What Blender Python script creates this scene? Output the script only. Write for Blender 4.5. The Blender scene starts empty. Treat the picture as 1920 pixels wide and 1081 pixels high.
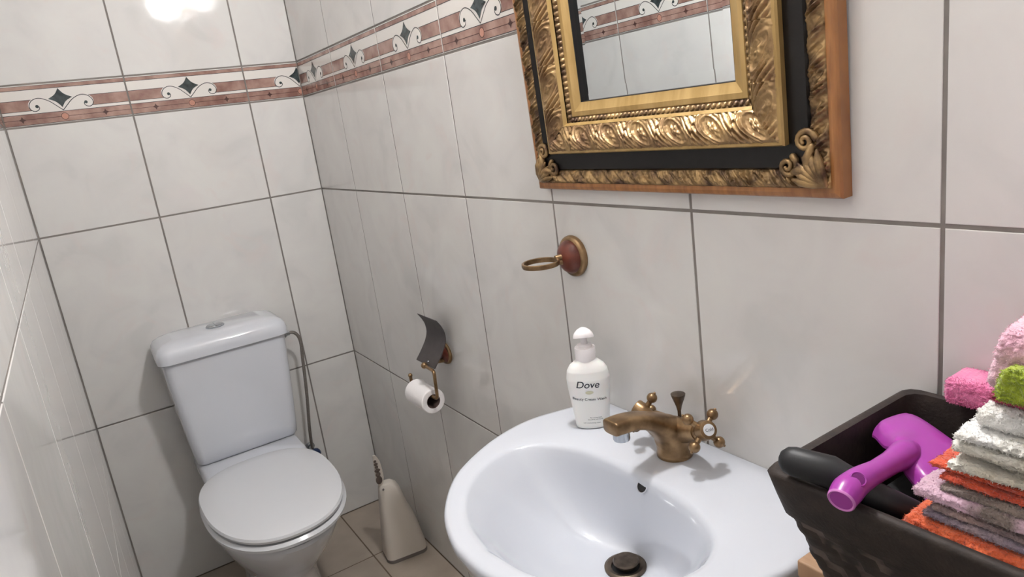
import bpy, math, random
import numpy as np
from mathutils import Vector, Matrix, Quaternion

random.seed(7)
PI = math.pi
SC = bpy.context.scene
COL = SC.collection

# ------------------------------------------------------------------ camera
cam_d = bpy.data.cameras.new('camera')
cam = bpy.data.objects.new('camera', cam_d)
COL.objects.link(cam)
cam_d.sensor_width = 36.0
cam_d.lens = 1320.29 * 36.0 / 1920.0
cam_d.clip_start = 0.01
Rm = [[0.830962, 0.243182, -0.500364], [-0.540102, 0.136995, -0.830375], [-0.133385, 0.960258, 0.245181]]
Cc = [-0.73198, -2.34707, 1.33675]
M = Matrix.Identity(4)
for i in range(3):
    for j in range(3):
        M[i][j] = Rm[i][j]
    M[i][3] = Cc[i]
cam.matrix_world = M
SC.camera = cam

# ------------------------------------------------------------------ world, exposure
world = bpy.data.worlds.new('world')
SC.world = world
world.use_nodes = True
bg = world.node_tree.nodes['Background']
bg.inputs[0].default_value = (0.8, 0.87, 1.0, 1)
bg.inputs[1].default_value = 0.3
SC.view_settings.view_transform = 'Standard'
SC.view_settings.look = 'None'
SC.view_settings.gamma = 1.0
SC.view_settings.exposure = 0.54
LAMP_STRENGTH = 228.0
LAMP_POS = (-0.090, -1.58, 2.052)

# ------------------------------------------------------------------ helpers
def lin(c):
    return tuple(((v / 255) / 12.92 if v / 255 <= 0.04045 else ((v / 255 + 0.055) / 1.055) ** 2.4) for v in c)

class MB:
    def __init__(self):
        self.v = []; self.f = []; self.m = []
    def add(self, vs, fs, mi=0):
        o = len(self.v)
        self.v += [tuple(map(float, p)) for p in vs]
        for f in fs:
            self.f.append(tuple(i + o for i in f)); self.m.append(mi)
    def build(self, name, mats, parent=None, smooth=True, angle=40):
        me = bpy.data.meshes.new(name)
        me.from_pydata(self.v, [], self.f)
        if not isinstance(mats, (list, tuple)): mats = [mats]
        for m in mats: me.materials.append(m)
        me.polygons.foreach_set('material_index', self.m)
        me.update()
        if smooth:
            me.polygons.foreach_set('use_smooth', [True] * len(self.f))
            try: me.set_sharp_from_angle(angle=math.radians(angle))
            except Exception: pass
        o = bpy.data.objects.new(name, me)
        COL.objects.link(o)
        if parent: o.parent = parent
        return o
    # --- shapes
    def box(self, a, b, mi=0, bev=0.0):
        (x0, y0, z0), (x1, y1, z1) = a, b
        if bev <= 0:
            vs = [(x, y, z) for x in (x0, x1) for y in (y0, y1) for z in (z0, z1)]
            self.add(vs, [(0, 1, 3, 2), (4, 6, 7, 5), (0, 4, 5, 1), (2, 3, 7, 6), (0, 2, 6, 4), (1, 5, 7, 3)], mi)
            return
        rings = []
        n = 3
        prof = [(bev * (1 - math.sin(PI / 2 * k / n)), bev * (1 - math.cos(PI / 2 * k / n))) for k in range(n + 1)]
        # rounded vertical + horizontal edges
        lv = [(i, z0 + h) for i, h in prof] + [(i, z1 - h) for i, h in reversed(prof)]
        for ins, z in lv:
            rings.append(rrect((x0 + x1) / 2, (y0 + y1) / 2, z, (x1 - x0) / 2 - ins, (y1 - y0) / 2 - ins, bev, 4))
        self.loft(rings, mi, True, True)
    def loft(self, rings, mi=0, cap0=True, cap1=True, closed=True):
        n = len(rings[0]); vs = [p for r in rings for p in r]; fs = []
        for i in range(len(rings) - 1):
            for j in range(n if closed else n - 1):
                k = (j + 1) % n
                fs.append((i * n + j, i * n + k, (i + 1) * n + k, (i + 1) * n + j))
        if cap0: fs.append(tuple(reversed(range(n))))
        if cap1: fs.append(tuple((len(rings) - 1) * n + j for j in range(n)))
        self.add(vs, fs, mi)
    def tube(self, pts, r, n=16, mi=0, caps=True, flat=1.0, roundcap=False):
        pts = [Vector(p) for p in pts]
        rr = r if isinstance(r, (list, tuple)) else [r] * len(pts)
        if roundcap:
            d0 = (pts[0] - pts[1]).normalized(); d1 = (pts[-1] - pts[-2]).normalized()
            a, b = [], []
            for t in (90, 60, 30):
                a.append((pts[0] + d0 * rr[0] * math.sin(math.radians(t)), max(rr[0] * math.cos(math.radians(t)), rr[0] * .02)))
                b.insert(0, (pts[-1] + d1 * rr[-1] * math.sin(math.radians(t)), max(rr[-1] * math.cos(math.radians(t)), rr[-1] * .02)))
            pts = [q[0] for q in a] + pts + [q[0] for q in b]
            rr = [q[1] for q in a] + list(rr) + [q[1] for q in b]
        t0 = (pts[1] - pts[0]).normalized()
        up = Vector((0, 0, 1)) if abs(t0.z) < .9 else Vector((1, 0, 0))
        u = t0.cross(up).normalized(); rings = []
        for i, p in enumerate(pts):
            t = ((pts[min(i + 1, len(pts) - 1)] - pts[i]).normalized() + (pts[i] - pts[max(i - 1, 0)]).normalized())
            t = t.normalized() if t.length > 1e-9 else t0
            u = (u - t * u.dot(t)).normalized(); w = t.cross(u)
            rings.append([tuple(p + (u * math.cos(2 * PI * k / n) + w * math.sin(2 * PI * k / n) * flat) * rr[i]) for k in range(n)])
        self.loft(rings, mi, caps, caps)
    def lathe(self, prof, n=32, axis=(0, 0, 1), org=(0, 0, 0), mi=0, cap0=True, cap1=True, sy=1.0):
        """prof list of (radius, height)"""
        q = Vector((0, 0, 1)).rotation_difference(Vector(axis).normalized())
        rings = []
        for r, h in prof:
            r = max(r, 1e-5)
            rings.append([tuple(Vector(org) + q @ Vector((r * math.cos(2 * PI * k / n), sy * r * math.sin(2 * PI * k / n), h))) for k in range(n)])
        self.loft(rings, mi, cap0, cap1)
    def ball(self, c, r, n=16, mi=0, s=(1, 1, 1)):
        rings = []
        for i in range(1, n):
            a = PI * i / n
            rings.append([(c[0] + s[0] * r * math.sin(a) * math.cos(2 * PI * k / (2 * n)), c[1] + s[1] * r * math.sin(a) * math.sin(2 * PI * k / (2 * n)), c[2] - s[2] * r * math.cos(a)) for k in range(2 * n)])
        self.loft(rings, mi, True, True)
    def grid(self, P, mi=0, flip=False):
        """P array rows x cols x 3"""
        P = np.asarray(P); R, Cn = P.shape[:2]
        fs = []
        for i in range(R - 1):
            for j in range(Cn - 1):
                a = i * Cn + j
                f = (a, a + 1, a + Cn + 1, a + Cn)
                fs.append(tuple(reversed(f)) if flip else f)
        self.add(P.reshape(-1, 3).tolist(), fs, mi)

def rrect(cx, cy, z, hx, hy, r, n=4):
    r = min(r, hx, hy); out = []
    for qx, qy, a0 in ((1, 1, 0), (-1, 1, 90), (-1, -1, 180), (1, -1, 270)):
        for k in range(n + 1):
            a = math.radians(a0 + 90 * k / n)
            out.append((cx + qx * (hx - r) + r * math.cos(a), cy + qy * (hy - r) + r * math.sin(a), z))
    return out

def smooth_path(pts, n=8):
    """Catmull-Rom through points"""
    P = [np.array(p, float) for p in pts]; P = [2 * P[0] - P[1]] + P + [2 * P[-1] - P[-2]]; out = []
    for i in range(1, len(P) - 2):
        for k in range(n):
            t = k / n
            out.append(.5 * ((2 * P[i]) + (-P[i - 1] + P[i + 1]) * t + (2 * P[i - 1] - 5 * P[i] + 4 * P[i + 1] - P[i + 2]) * t * t + (-P[i - 1] + 3 * P[i] - 3 * P[i + 1] + P[i + 2]) * t ** 3))
    out.append(P[-2]); return out

def empty(name, loc=(0, 0, 0), label=None, cat=None, group=None):
    o = bpy.data.objects.new(name, None); COL.objects.link(o); o.location = loc
    o.empty_display_size = .05
    tag(o, label, cat, group); return o
def tag(o, label=None, cat=None, group=None, kind=None):
    if label: o['label'] = label
    if cat: o['category'] = cat
    if group: o['group'] = group
    if kind: o['kind'] = kind
    return o

# value noise in numpy
_rs = np.random.RandomState(3)
_N = _rs.rand(64, 64, 64)
def vnoise(x, y, z):
    x, y, z = [np.asarray(a, float) % 64 for a in (x, y, z)]
    xi, yi, zi = x.astype(int), y.astype(int), z.astype(int)
    fx, fy, fz = x - xi, y - yi, z - zi
    fx, fy, fz = [f * f * (3 - 2 * f) for f in (fx, fy, fz)]
    def g(a, b, c): return _N[(xi + a) % 64, (yi + b) % 64, (zi + c) % 64]
    return ((g(0,0,0)*(1-fx)+g(1,0,0)*fx)*(1-fy)+(g(0,1,0)*(1-fx)+g(1,1,0)*fx)*fy)*(1-fz) + ((g(0,0,1)*(1-fx)+g(1,0,1)*fx)*(1-fy)+(g(0,1,1)*(1-fx)+g(1,1,1)*fx)*fy)*fz - .5

# ------------------------------------------------------------------ materials
def mat(name, col, rough=.5, metal=0.0, var=None, vscale=20, bump=0.0, bscale=200, coat=0.0, emis=None, estr=0, sss=0, spec=None, detail=4, sheen=0, stretch=None, vrange=(.35, .65)):
    m = bpy.data.materials.new(name); m.use_nodes = True
    nt = m.node_tree; b = nt.nodes['Principled BSDF']
    b.inputs['Base Color'].default_value = (*lin(col), 1)
    b.inputs['Roughness'].default_value = rough
    b.inputs['Metallic'].default_value = metal
    if coat: b.inputs['Coat Weight'].default_value = coat; b.inputs['Coat Roughness'].default_value = .05
    if spec is not None: b.inputs['Specular IOR Level'].default_value = spec
    if sss: b.inputs['Subsurface Weight'].default_value = sss; b.inputs['Subsurface Scale'].default_value = .004
    if sheen: b.inputs['Sheen Weight'].default_value = sheen; b.inputs['Sheen Roughness'].default_value = .5
    if emis: b.inputs['Emission Color'].default_value = (*lin(emis), 1); b.inputs['Emission Strength'].default_value = estr
    tc = nt.nodes.new('ShaderNodeTexCoord'); src = tc.outputs['Object']
    if stretch:
        mp = nt.nodes.new('ShaderNodeMapping'); mp.inputs['Scale'].default_value = stretch
        nt.links.new(src, mp.inputs[0]); src = mp.outputs[0]
    if var is not None:
        n = nt.nodes.new('ShaderNodeTexNoise'); n.inputs['Scale'].default_value = vscale; n.inputs['Detail'].default_value = detail
        r = nt.nodes.new('ShaderNodeValToRGB')
        r.color_ramp.elements[0].color = (*lin(col), 1); r.color_ramp.elements[1].color = (*lin(var), 1)
        r.color_ramp.elements[0].position = vrange[0]; r.color_ramp.elements[1].position = vrange[1]
        nt.links.new(src, n.inputs['Vector']); nt.links.new(n.outputs[0], r.inputs[0]); nt.links.new(r.outputs[0], b.inputs['Base Color'])
    if bump:
        n2 = nt.nodes.new('ShaderNodeTexNoise'); n2.inputs['Scale'].default_value = bscale; n2.inputs['Detail'].default_value = 3
        bp = nt.nodes.new('ShaderNodeBump'); bp.inputs['Strength'].default_value = bump; bp.inputs['Distance'].default_value = .002
        nt.links.new(src, n2.inputs['Vector']); nt.links.new(n2.outputs[0], bp.inputs['Height']); nt.links.new(bp.outputs[0], b.inputs['Normal'])
    return m

def tile_mat():
    m = bpy.data.materials.new('cream_glazed_tile'); m.use_nodes = True
    nt = m.node_tree; b = nt.nodes['Principled BSDF']; L = nt.links.new
    tc = nt.nodes.new('ShaderNodeTexCoord')
    def noise(s, d, dist=0):
        n = nt.nodes.new('ShaderNodeTexNoise'); n.inputs['Scale'].default_value = s; n.inputs['Detail'].default_value = d
        n.inputs['Distortion'].default_value = dist; L(tc.outputs['Object'], n.inputs['Vector']); return n
    n1 = noise(7.5, 8, .8); r1 = nt.nodes.new('ShaderNodeValToRGB')
    e = r1.color_ramp.elements; e[0].position = .33; e[1].position = .66
    e[0].color = (*lin((210, 209, 207)), 1); e[1].color = (*lin((220, 219, 216)), 1)
    k = e.new(.46); k.color = (*lin((216, 214, 212)), 1)
    L(n1.outputs[0], r1.inputs[0])
    n2 = noise(9, 5, 1.5); r2 = nt.nodes.new('ShaderNodeValToRGB')
    e = r2.color_ramp.elements; e[0].position = .58; e[1].position = .72
    e[0].color = (0, 0, 0, 1); e[1].color = (.45, .45, .45, 1); L(n2.outputs[0], r2.inputs[0])
    mx = nt.nodes.new('ShaderNodeMix'); mx.data_type = 'RGBA'
    L(r2.outputs[0], mx.inputs[0]); L(r1.outputs[0], mx.inputs[6]); mx.inputs[7].default_value = (*lin((218, 209, 206)), 1)
    L(mx.outputs[2], b.inputs['Base Color'])
    b.inputs['Roughness'].default_value = .055
    n3 = noise(14, 2); bp = nt.nodes.new('ShaderNodeBump'); bp.inputs['Strength'].default_value = .025; bp.inputs['Distance'].default_value = .01
    L(n3.outputs[0], bp.inputs['Height']); L(bp.outputs[0], b.inputs['Normal'])
    return m

MT = {}
MT['tile'] = tile_mat()
MT['grout'] = mat('grey_grout', (118, 113, 109), .85, var=(142, 136, 131), vscale=9)
MT['border_white'] = mat('border_white_glaze', (226, 222, 217), .1)
MT['border_marble'] = mat('border_pink_marble_print', (133, 98, 89), .12, var=(178, 146, 134), vscale=22, detail=8, bump=.06, bscale=60)
MT['border_dark'] = mat('border_green_black_print', (36, 44, 46), .15, var=(66, 78, 80), vscale=60)
MT['border_line'] = mat('border_line_print', (52, 52, 56), .2)
MT['border_brown'] = mat('border_brown_print', (78, 52, 48), .2)
MT['border_orange'] = mat('border_circle_print', (190, 138, 120), .2)
MT['floor'] = mat('beige_floor_tile', (178, 166, 152), .3, var=(160, 148, 135), vscale=6, detail=6)
MT['floor_grout'] = mat('floor_grout', (112, 98, 84), .9)
MT['plaster'] = mat('white_plaster', (225, 225, 222), .9)
MT['porcelain'] = mat('white_porcelain', (212, 215, 222), .08, coat=.3)
MT['plastic_white'] = mat('white_seat_plastic', (216, 218, 222), .16)
MT['chrome'] = mat('chrome', (190, 195, 200), .15, 1)
MT['hose'] = mat('braided_steel_hose', (138, 132, 126), .45, .2, var=(104, 98, 92), vscale=600)
MT['blue'] = mat('blue_knob_plastic', (30, 48, 82), .4)
MT['brass'] = mat('antique_brass', (160, 132, 98), .33, .8, var=(116, 92, 66), vscale=40)
MT['brass_dark'] = mat('dark_antique_brass', (108, 96, 84), .38, .8, var=(76, 66, 58), vscale=60)
MT['leather'] = mat('brown_leather_enamel', (112, 56, 42), .33, var=(88, 42, 32), vscale=50)
MT['flap'] = mat('dark_grey_brown_flap', (66, 60, 60), .45, var=(54, 48, 48), vscale=40, bump=.1, bscale=300)
MT['paper'] = mat('white_tissue_paper', (236, 233, 233), .95, bump=.3, bscale=250)
MT['card'] = mat('cardboard_tube', (92, 74, 68), .9)
MT['brush_white'] = mat('off_white_brush_plastic', (214, 206, 196), .4)
MT['brush_grey'] = mat('grey_base_strip', (118, 110, 108), .6)
MT['brush_brown'] = mat('brown_handle_inlay', (88, 76, 70), .6)
MT['bottle'] = mat('white_bottle_plastic', (238, 238, 236), .28, sss=.1)
MT['pump'] = mat('white_pump_plastic', (240, 236, 238), .3)
MT['ink'] = mat('navy_ink', (22, 26, 44), .4)
MT['gold_ink'] = mat('pale_gold_print', (202, 202, 176), .3)
MT['gold'] = mat('old_gilding', (176, 146, 102), .38, .6, var=(120, 92, 66), vscale=26, detail=8, bump=.25, bscale=250)
MT['gold_bright'] = mat('plain_gilding', (188, 158, 104), .38, .4, var=(168, 138, 84), vscale=12, stretch=(1, 6, 1), bump=.1, bscale=90)
MT['gold_dull'] = mat('dull_gilt_carving', (172, 142, 98), .40, .65, var=(80, 60, 46), vscale=40, detail=8, bump=.3, bscale=250)
MT['black_lacquer'] = mat('black_lacquer', (9, 7, 8), .34, var=(17, 14, 14), vscale=15, spec=.35)
MT['wood_frame'] = mat('golden_brown_frame_wood', (168, 114, 64), .38, var=(138, 90, 48), vscale=14, stretch=(1, 8, 1), coat=.2)
MT['dark'] = mat('dark_hole', (12, 12, 14), .6)
MT['basket'] = mat('dark_brown_woven', (48, 38, 33), .7, var=(34, 26, 23), vscale=60, bump=.3, bscale=250)
MT['weave_light'] = mat('brown_weave_strip', (88, 76, 70), .65, var=(36, 28, 26), vscale=45, vrange=(.42, .58))
MT['black_plastic'] = mat('black_plastic', (16, 18, 22), .5)
MT['purple'] = mat('purple_plastic', (160, 60, 158), .28, sss=.05)
MT['purple_pale'] = mat('worn_purple', (196, 120, 188), .5)
MT['tan_wood'] = mat('tan_wood', (176, 142, 112), .5, var=(156, 122, 92), vscale=10, stretch=(8, 1, 1))
def terry(name, c, v, sc=60, vr=(.4, .6)):
    return mat(name, c, .95, var=v, vscale=sc, bump=.9, bscale=420, sheen=.4, vrange=vr)
MT['lampglass'] = mat('lit_opal_glass', (255, 255, 255), .3, emis=(253, 251, 251), estr=LAMP_STRENGTH)

# ------------------------------------------------------------------ structure
ROOM_X, ROOM_Y, ROOM_Z = -0.812, -2.78, 2.40
ZL = [0.0, 0.587, 1.165, 1.4635, 1.573, 2.151, 2.40]
GY = [0, .317, .66, .99, 1.314, 1.645, 1.983, 2.316, 2.65, 2.78]
GX = [0, .172, .502, .812]
def rect_tile(mb, fn, s0, s1, z0, z1, mi, gap=.0024, th=.0012, bev=.001):
    if s1 - s0 < .008 or z1 - z0 < .008: return
    a, b, c, d = s0 + gap, s1 - gap, z0 + gap, z1 - gap
    r0 = [fn(a, c, 0), fn(b, c, 0), fn(b, d, 0), fn(a, d, 0)]
    e = bev * .35
    r1 = [fn(a, c, th - bev * .6), fn(b, c, th - bev * .6), fn(b, d, th - bev * .6), fn(a, d, th - bev * .6)]
    r2 = [fn(a + e, c + e, th - bev * .15), fn(b - e, c + e, th - bev * .15), fn(b - e, d - e, th - bev * .15), fn(a + e, d - e, th - bev * .15)]
    r3 = [fn(a + bev, c + bev, th), fn(b - bev, c + bev, th), fn(b - bev, d - bev, th), fn(a + bev, d - bev, th)]
    mb.loft([r0, r1, r2, r3], mi, False, True)

def tiled_wall(name, fn, grid, length, slab):
    mb = MB()
    mb.box(*slab, mi=1)
    for i in range(len(grid) - 1):
        for k in range(len(ZL) - 1):
            if k == 3: continue
            rect_tile(mb, fn, grid[i], grid[i + 1], ZL[k], ZL[k + 1], 0)
    o = mb.build(name, [MT['tile'], MT['grout']], smooth=False)
    return tag(o, kind='structure')
TH = .0012
f_back = lambda s, z, t: (-s, TH - t, z)
f_right = lambda s, z, t: (TH - t, -s, z)
f_left = lambda s, z, t: (ROOM_X - TH + t, -s, z)
tiled_wall('wall_back', f_back, GX, .812, ((ROOM_X - .1, TH, 0), (.1, .1, ROOM_Z)))
tiled_wall('wall_right', f_right, GY, 2.78, ((TH, ROOM_Y, 0), (.1, TH, ROOM_Z)))
GYL = [0, .312, .648, .998, 1.328, 1.66, 1.99, 2.32, 2.65, 2.78]
tiled_wall('wall_left', f_left, GYL, 2.78, ((ROOM_X - .1, ROOM_Y, 0), (ROOM_X - TH, TH, ROOM_Z)))
mb = MB(); mb.box((ROOM_X - .1, ROOM_Y - .1, 0), (.1, ROOM_Y, ROOM_Z)); tag(mb.build('wall_front', MT['plaster']), kind='structure')
mb = MB(); mb.box((ROOM_X - .1, ROOM_Y - .1, ROOM_Z), (.1, .1, ROOM_Z + .1)); tag(mb.build('ceiling', MT['plaster']), kind='structure')
mb = MB(); mb.box((ROOM_X - .1, ROOM_Y - .1, -.1), (.1, .1, -TH), mi=1)
fx = [0, .17, .503, .812]; fy = [0, .318, .651, .984, 1.317, 1.65, 1.983, 2.316, 2.649, 2.78]
f_floor = lambda s, z, t: (-s, -z, -TH + t)
for i in range(len(fx) - 1):
    for k in range(len(fy) - 1):
        rect_tile(mb, f_floor, fx[i], fx[i + 1], fy[k], fy[k + 1], 0)
fl = mb.build('floor', [MT['floor'], MT['floor_grout']], smooth=False); tag(fl, kind='structure')

# patterned border strip -------------------------------------------------------
def clip_poly(poly, a, b):
    def cl(P, f, inter):
        out = []
        for i in range(len(P)):
            p, q = P[i - 1], P[i]
            if f(p) != f(q): out.append(inter(p, q))
            if f(q): out.append(q)
        return out
    def mk(v): return lambda p, q: (v, p[1] + (q[1] - p[1]) * (v - p[0]) / (q[0] - p[0]))
    P = cl(poly, lambda p: p[0] >= a, mk(a))
    if P: P = cl(P, lambda p: p[0] <= b, mk(b))
    return P
W_, MA, DK, LN, BR, ORG, GR = range(7)
def strip_quads(pts, w):
    out = []
    P = [np.array(p) for p in pts]
    nr = []
    for i in range(len(P)):
        t = P[min(i + 1, len(P) - 1)] - P[max(i - 1, 0)]; t = t / (np.linalg.norm(t) + 1e-12); nr.append(np.array((-t[1], t[0])) * w / 2)
    for i in range(len(P) - 1):
        out.append([tuple(P[i] - nr[i]), tuple(P[i + 1] - nr[i + 1]), tuple(P[i + 1] + nr[i + 1]), tuple(P[i] + nr[i])])
    return out
def border(name, fn, grid, zoff):
    mb = MB()
    for i in range(len(grid) - 1):
        s0, s1 = grid[i] + .0022, grid[i + 1] - .0022
        if s1 - s0 < .01: continue
        # centre of the printed motif: full tile measured from the far grout line
        if i == 0: c = grid[1] - .1665
        elif i == len(grid) - 2: c = grid[i] + .1665
        else: c = (grid[i] + grid[i + 1]) / 2
        rect_tile(mb, fn, grid[i] , grid[i + 1], 1.4635, 1.573, W_, gap=.0022)
        def P(poly, mi, lay):
            q = clip_poly(poly, s0, s1)
            if len(q) > 2: mb.add([fn(a, z, TH + .00012 * lay) for a, z in q], [tuple(range(len(q)))], mi)
        def band(a, b, z0, z1, mi, lay): P([(a, z0), (b, z0), (b, z1), (a, z1)], mi, lay)
        band(s0, s1, 1.5585, 1.5685, MA, 1); band(s0, s1, 1.5578, 1.5592, LN, 2); band(s0, s1, 1.568, 1.5688, LN, 2)
        band(s0, s1, 1.4675, 1.4955, MA, 1); band(s0, s1, 1.4671, 1.4684, LN, 2); band(s0, s1, 1.4948, 1.4961, LN, 2)
        for sg in (-1, 1):
            # middle marble band with a rounded end against the scroll
            arc = [(c + sg * (.0625 + .0155 * math.cos(t)), 1.517 + .0155 * math.sin(t)) for t in np.linspace(-1.2, 1.2, 10)]
            far = c + sg * .4
            P([(far, 1.504)] + [(c + sg * .070, 1.504)] + arc[1:-1] + [(c + sg * .070, 1.532), (far, 1.532)], MA, 1)
            for z in (1.504, 1.532):
                a, b = sorted((c + sg * .068, far)); band(a, b, z - .0006, z + .0006, LN, 2)
            scroll = [(0, 1.498), (.011, 1.509), (.026, 1.5235), (.041, 1.532), (.054, 1.5345), (.067, 1.530), (.0755, 1.519), (.075, 1.508), (.067, 1.5015), (.0575, 1.5035), (.0535, 1.510), (.0565, 1.5155)]
            sp = [(c + sg * p[0], p[1]) for p in smooth_path([(a, z) for a, z in scroll], 5)]
            # white field inside the scroll
            P([(c + sg * .0625 + .0150 * math.cos(t), 1.517 + .0155 * math.sin(t)) for t in np.linspace(0, 2 * PI, 25)[:-1]], W_, 3)
            P([(c, 1.4985)] + sp[3:32] + [(c + sg * .05, 1.499)], W_, 2)
            for q in strip_quads(sp, .0019): P(q, LN, 4)
            P([(c + sg * .0585 + .0042 * math.cos(t), 1.5135 + .0042 * math.sin(t)) for t in np.linspace(0, 2 * PI, 14)[:-1]], DK, 5)
            # little four-pointed stars on the lower band
            for ds in (.1, ):
                cc = c + sg * ds; st = []
                for k in range(8):
                    r = .0095 if k % 2 == 0 else .0042
                    st.append((cc + r * math.cos(k * PI / 4), 1.4815 + r * .95 * math.sin(k * PI / 4)))
                P(st, BR, 4)
            a, b = sorted((c + sg * .0085, c + sg * .092)); band(a, b, 1.4810, 1.4822, BR, 3)
            a, b = sorted((c + sg * .108, c + sg * .4)); band(a, b, 1.4810, 1.4822, BR, 3)
        dia = []
        V = [(0, 1.5565), (.029, 1.5305), (0, 1.5055), (-.029, 1.5305)]
        for k in range(4):
            p, q = V[k], V[(k + 1) % 4]
            for t in np.linspace(0, 1, 7)[:-1]:
                bx, bz = p[0] + (q[0] - p[0]) * t, p[1] + (q[1] - p[1]) * t
                k2 = .22 * 4 * t * (1 - t)
                dia.append((c + bx * (1 - k2), 1.531 + (bz - 1.531) * (1 - k2)))
        cen = (c, 1.531)
        for k in range(len(dia)): P([cen, dia[k], dia[(k + 1) % len(dia)]], DK, 5)
        ring = [(c + .0088 * math.cos(t), 1.4815 + .0088 * math.sin(t)) for t in np.linspace(0, 2 * PI, 20)]
        P([(c + .008 * math.cos(t), 1.4815 + .008 * math.sin(t)) for t in np.linspace(0, 2 * PI, 20)[:-1]], ORG, 3)
        for q in strip_quads(ring, .0012): P(q, BR, 4)
    o = mb.build(name, [MT['border_white'], MT['border_marble'], MT['border_dark'], MT['border_line'], MT['border_brown'], MT['border_orange'], MT['grout']], smooth=False)
    return tag(o, kind='structure')
border('trim_1', f_back, GX, 0)
border('trim_2', f_right, GY, 0)
border('trim_3', f_left, GYL, 0)

# ------------------------------------------------------------------ wall lamp above the mirror
lamp = empty('wall_lamp', (0, LAMP_POS[1], LAMP_POS[2]), 'opal glass globe lamp on the tiled wall above the gilt mirror', 'lamp')
mb = MB(); mb.lathe([(.06, 0), (.06, .006), (.05, .014), (.02, .018), (.016, .03)], 32, (-1, 0, 0), (0, 0, 0)); mb.build('wall_plate', MT['brass'], lamp)
mb = MB(); mb.ball((LAMP_POS[0], 0, 0), .055, 24); mb.build('globe', MT['lampglass'], lamp)

# ------------------------------------------------------------------ toilet
toil = empty('toilet', (-.434, -.35, 0), 'white close-coupled toilet with closed lid against the far tiled wall', 'toilet')
OX, OY = .434, .35
def T(p): return (p[0] + OX, p[1] + OY, p[2])
def ovalring(cx, cyb, cyf, hw, z, n=64, e=2.3, eb=2.6):
    """egg outline: back at y=cyb, front at y=cyf"""
    cy = cyb - (cyb - cyf) * .42; out = []
    for k in range(n):
        a = 2 * PI * k / n; c, s = math.cos(a), math.sin(a)
        ee = e if s < 0 else eb
        ly = (cy - cyf) if s < 0 else (cyb - cy)
        out.append(T((cx + hw * math.copysign(abs(c) ** (2 / ee), c), cy + ly * math.copysign(abs(s) ** (2 / ee), s), z)))
    return out
TX = -.452
mb = MB()
rings = []
for z, hw, yb, yf in [(0, .10, -.16, -.55), (.01, .105, -.155, -.555), (.06, .098, -.16, -.54), (.14, .092, -.165, -.535), (.2, .105, -.17, -.57), (.26, .135, -.17, -.64), (.32, .158, -.17, -.70), (.36, .168, -.17, -.735), (.385, .172, -.17, -.75), (.395, .170, -.17, -.748), (.398, .162, -.18, -.738)]:
    rings.append(ovalring(TX, yb, yf, hw, z, e=2.05))
mb.loft(rings, 0, True, True)
mb.build('bowl', MT['porcelain'], toil)
mb = MB()   # shelf behind the seat that carries the cistern
rings = []
for z, hx, hy, r in [(.28, .095, .11, .04), (.33, .125, .13, .05), (.375, .146, .15, .05), (.402, .150, .152, .05), (.418, .148, .148, .045), (.427, .144, .140, .04), (.4315, .138, .13, .03)]:
    rings.append([T(p) for p in rrect(TX + .014, -.158, z, hx, hy, r, 6)])
mb.loft(rings); mb.build('cistern_shelf', MT['porcelain'], toil)
mb = MB()   # seat ring
rings = [ovalring(TX, -.262, -.752, .172, .400), ovalring(TX, -.258, -.76, .178, .405), ovalring(TX, -.258, -.762, .179, .413), ovalring(TX, -.262, -.755, .172, .420)]
mb.loft(rings); mb.build('seat', MT['plastic_white'], toil)
mb = MB()
rings = [ovalring(TX, -.254, -.75, .168, .4225), ovalring(TX, -.25, -.758, .174, .427), ovalring(TX, -.25, -.760, .176, .434), ovalring(TX, -.252, -.757, .173, .440),
         ovalring(TX, -.262, -.742, .158, .4435), ovalring(TX, -.30, -.70, .12, .446), ovalring(TX, -.38, -.62, .06, .447)]
mb.loft(rings); mb.build('lid', MT['plastic_white'], toil)
mb = MB()   # cistern, widening to the top
rings = []
for z, hx, yf, r in [(.434, .146, -.172, .02), (.442, .152, -.18, .024), (.48, .156, -.184, .026), (.6, .166, -.190, .028), (.72, .174, -.195, .03), (.764, .176, -.196, .03)]:
    rings.append([T(p) for p in rrect(-.436, (yf - .008) / 2, z, hx, (-yf - .008) / 2, r, 7)])
mb.loft(rings); mb.build('cistern', MT['porcelain'], toil)
mb = MB()
rings = []
for z, hx, yf, r in [(.766, .182, -.203, .03), (.769, .186, -.207, .034), (.785, .187, -.208, .036), (.800, .184, -.205, .036), (.812, .176, -.197, .034), (.820, .160, -.182, .03), (.824, .13, -.15, .02)]:
    back = -.006 if z < .81 else -.006 - (z - .81) * 1.6
    rings.append([T(p) for p in rrect(-.436, (yf + back) / 2, z, hx, (back - yf) / 2, r, 7)])
mb.loft(rings); mb.build('cistern_lid', MT['porcelain'], toil)
mb = MB(); mb.lathe([(.027, 0), (.027, .003), (.024, .005), (.0235, .0045), (.0225, .007), (.012, .0085), (.0001, .009)], 36, (0, 0, 1), T((-.44, -.105, .8235))); mb.box(T((-.4415, -.129, .828)), T((-.4385, -.081, .8335))); mb.build('flush_button', MT['chrome'], toil)

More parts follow.
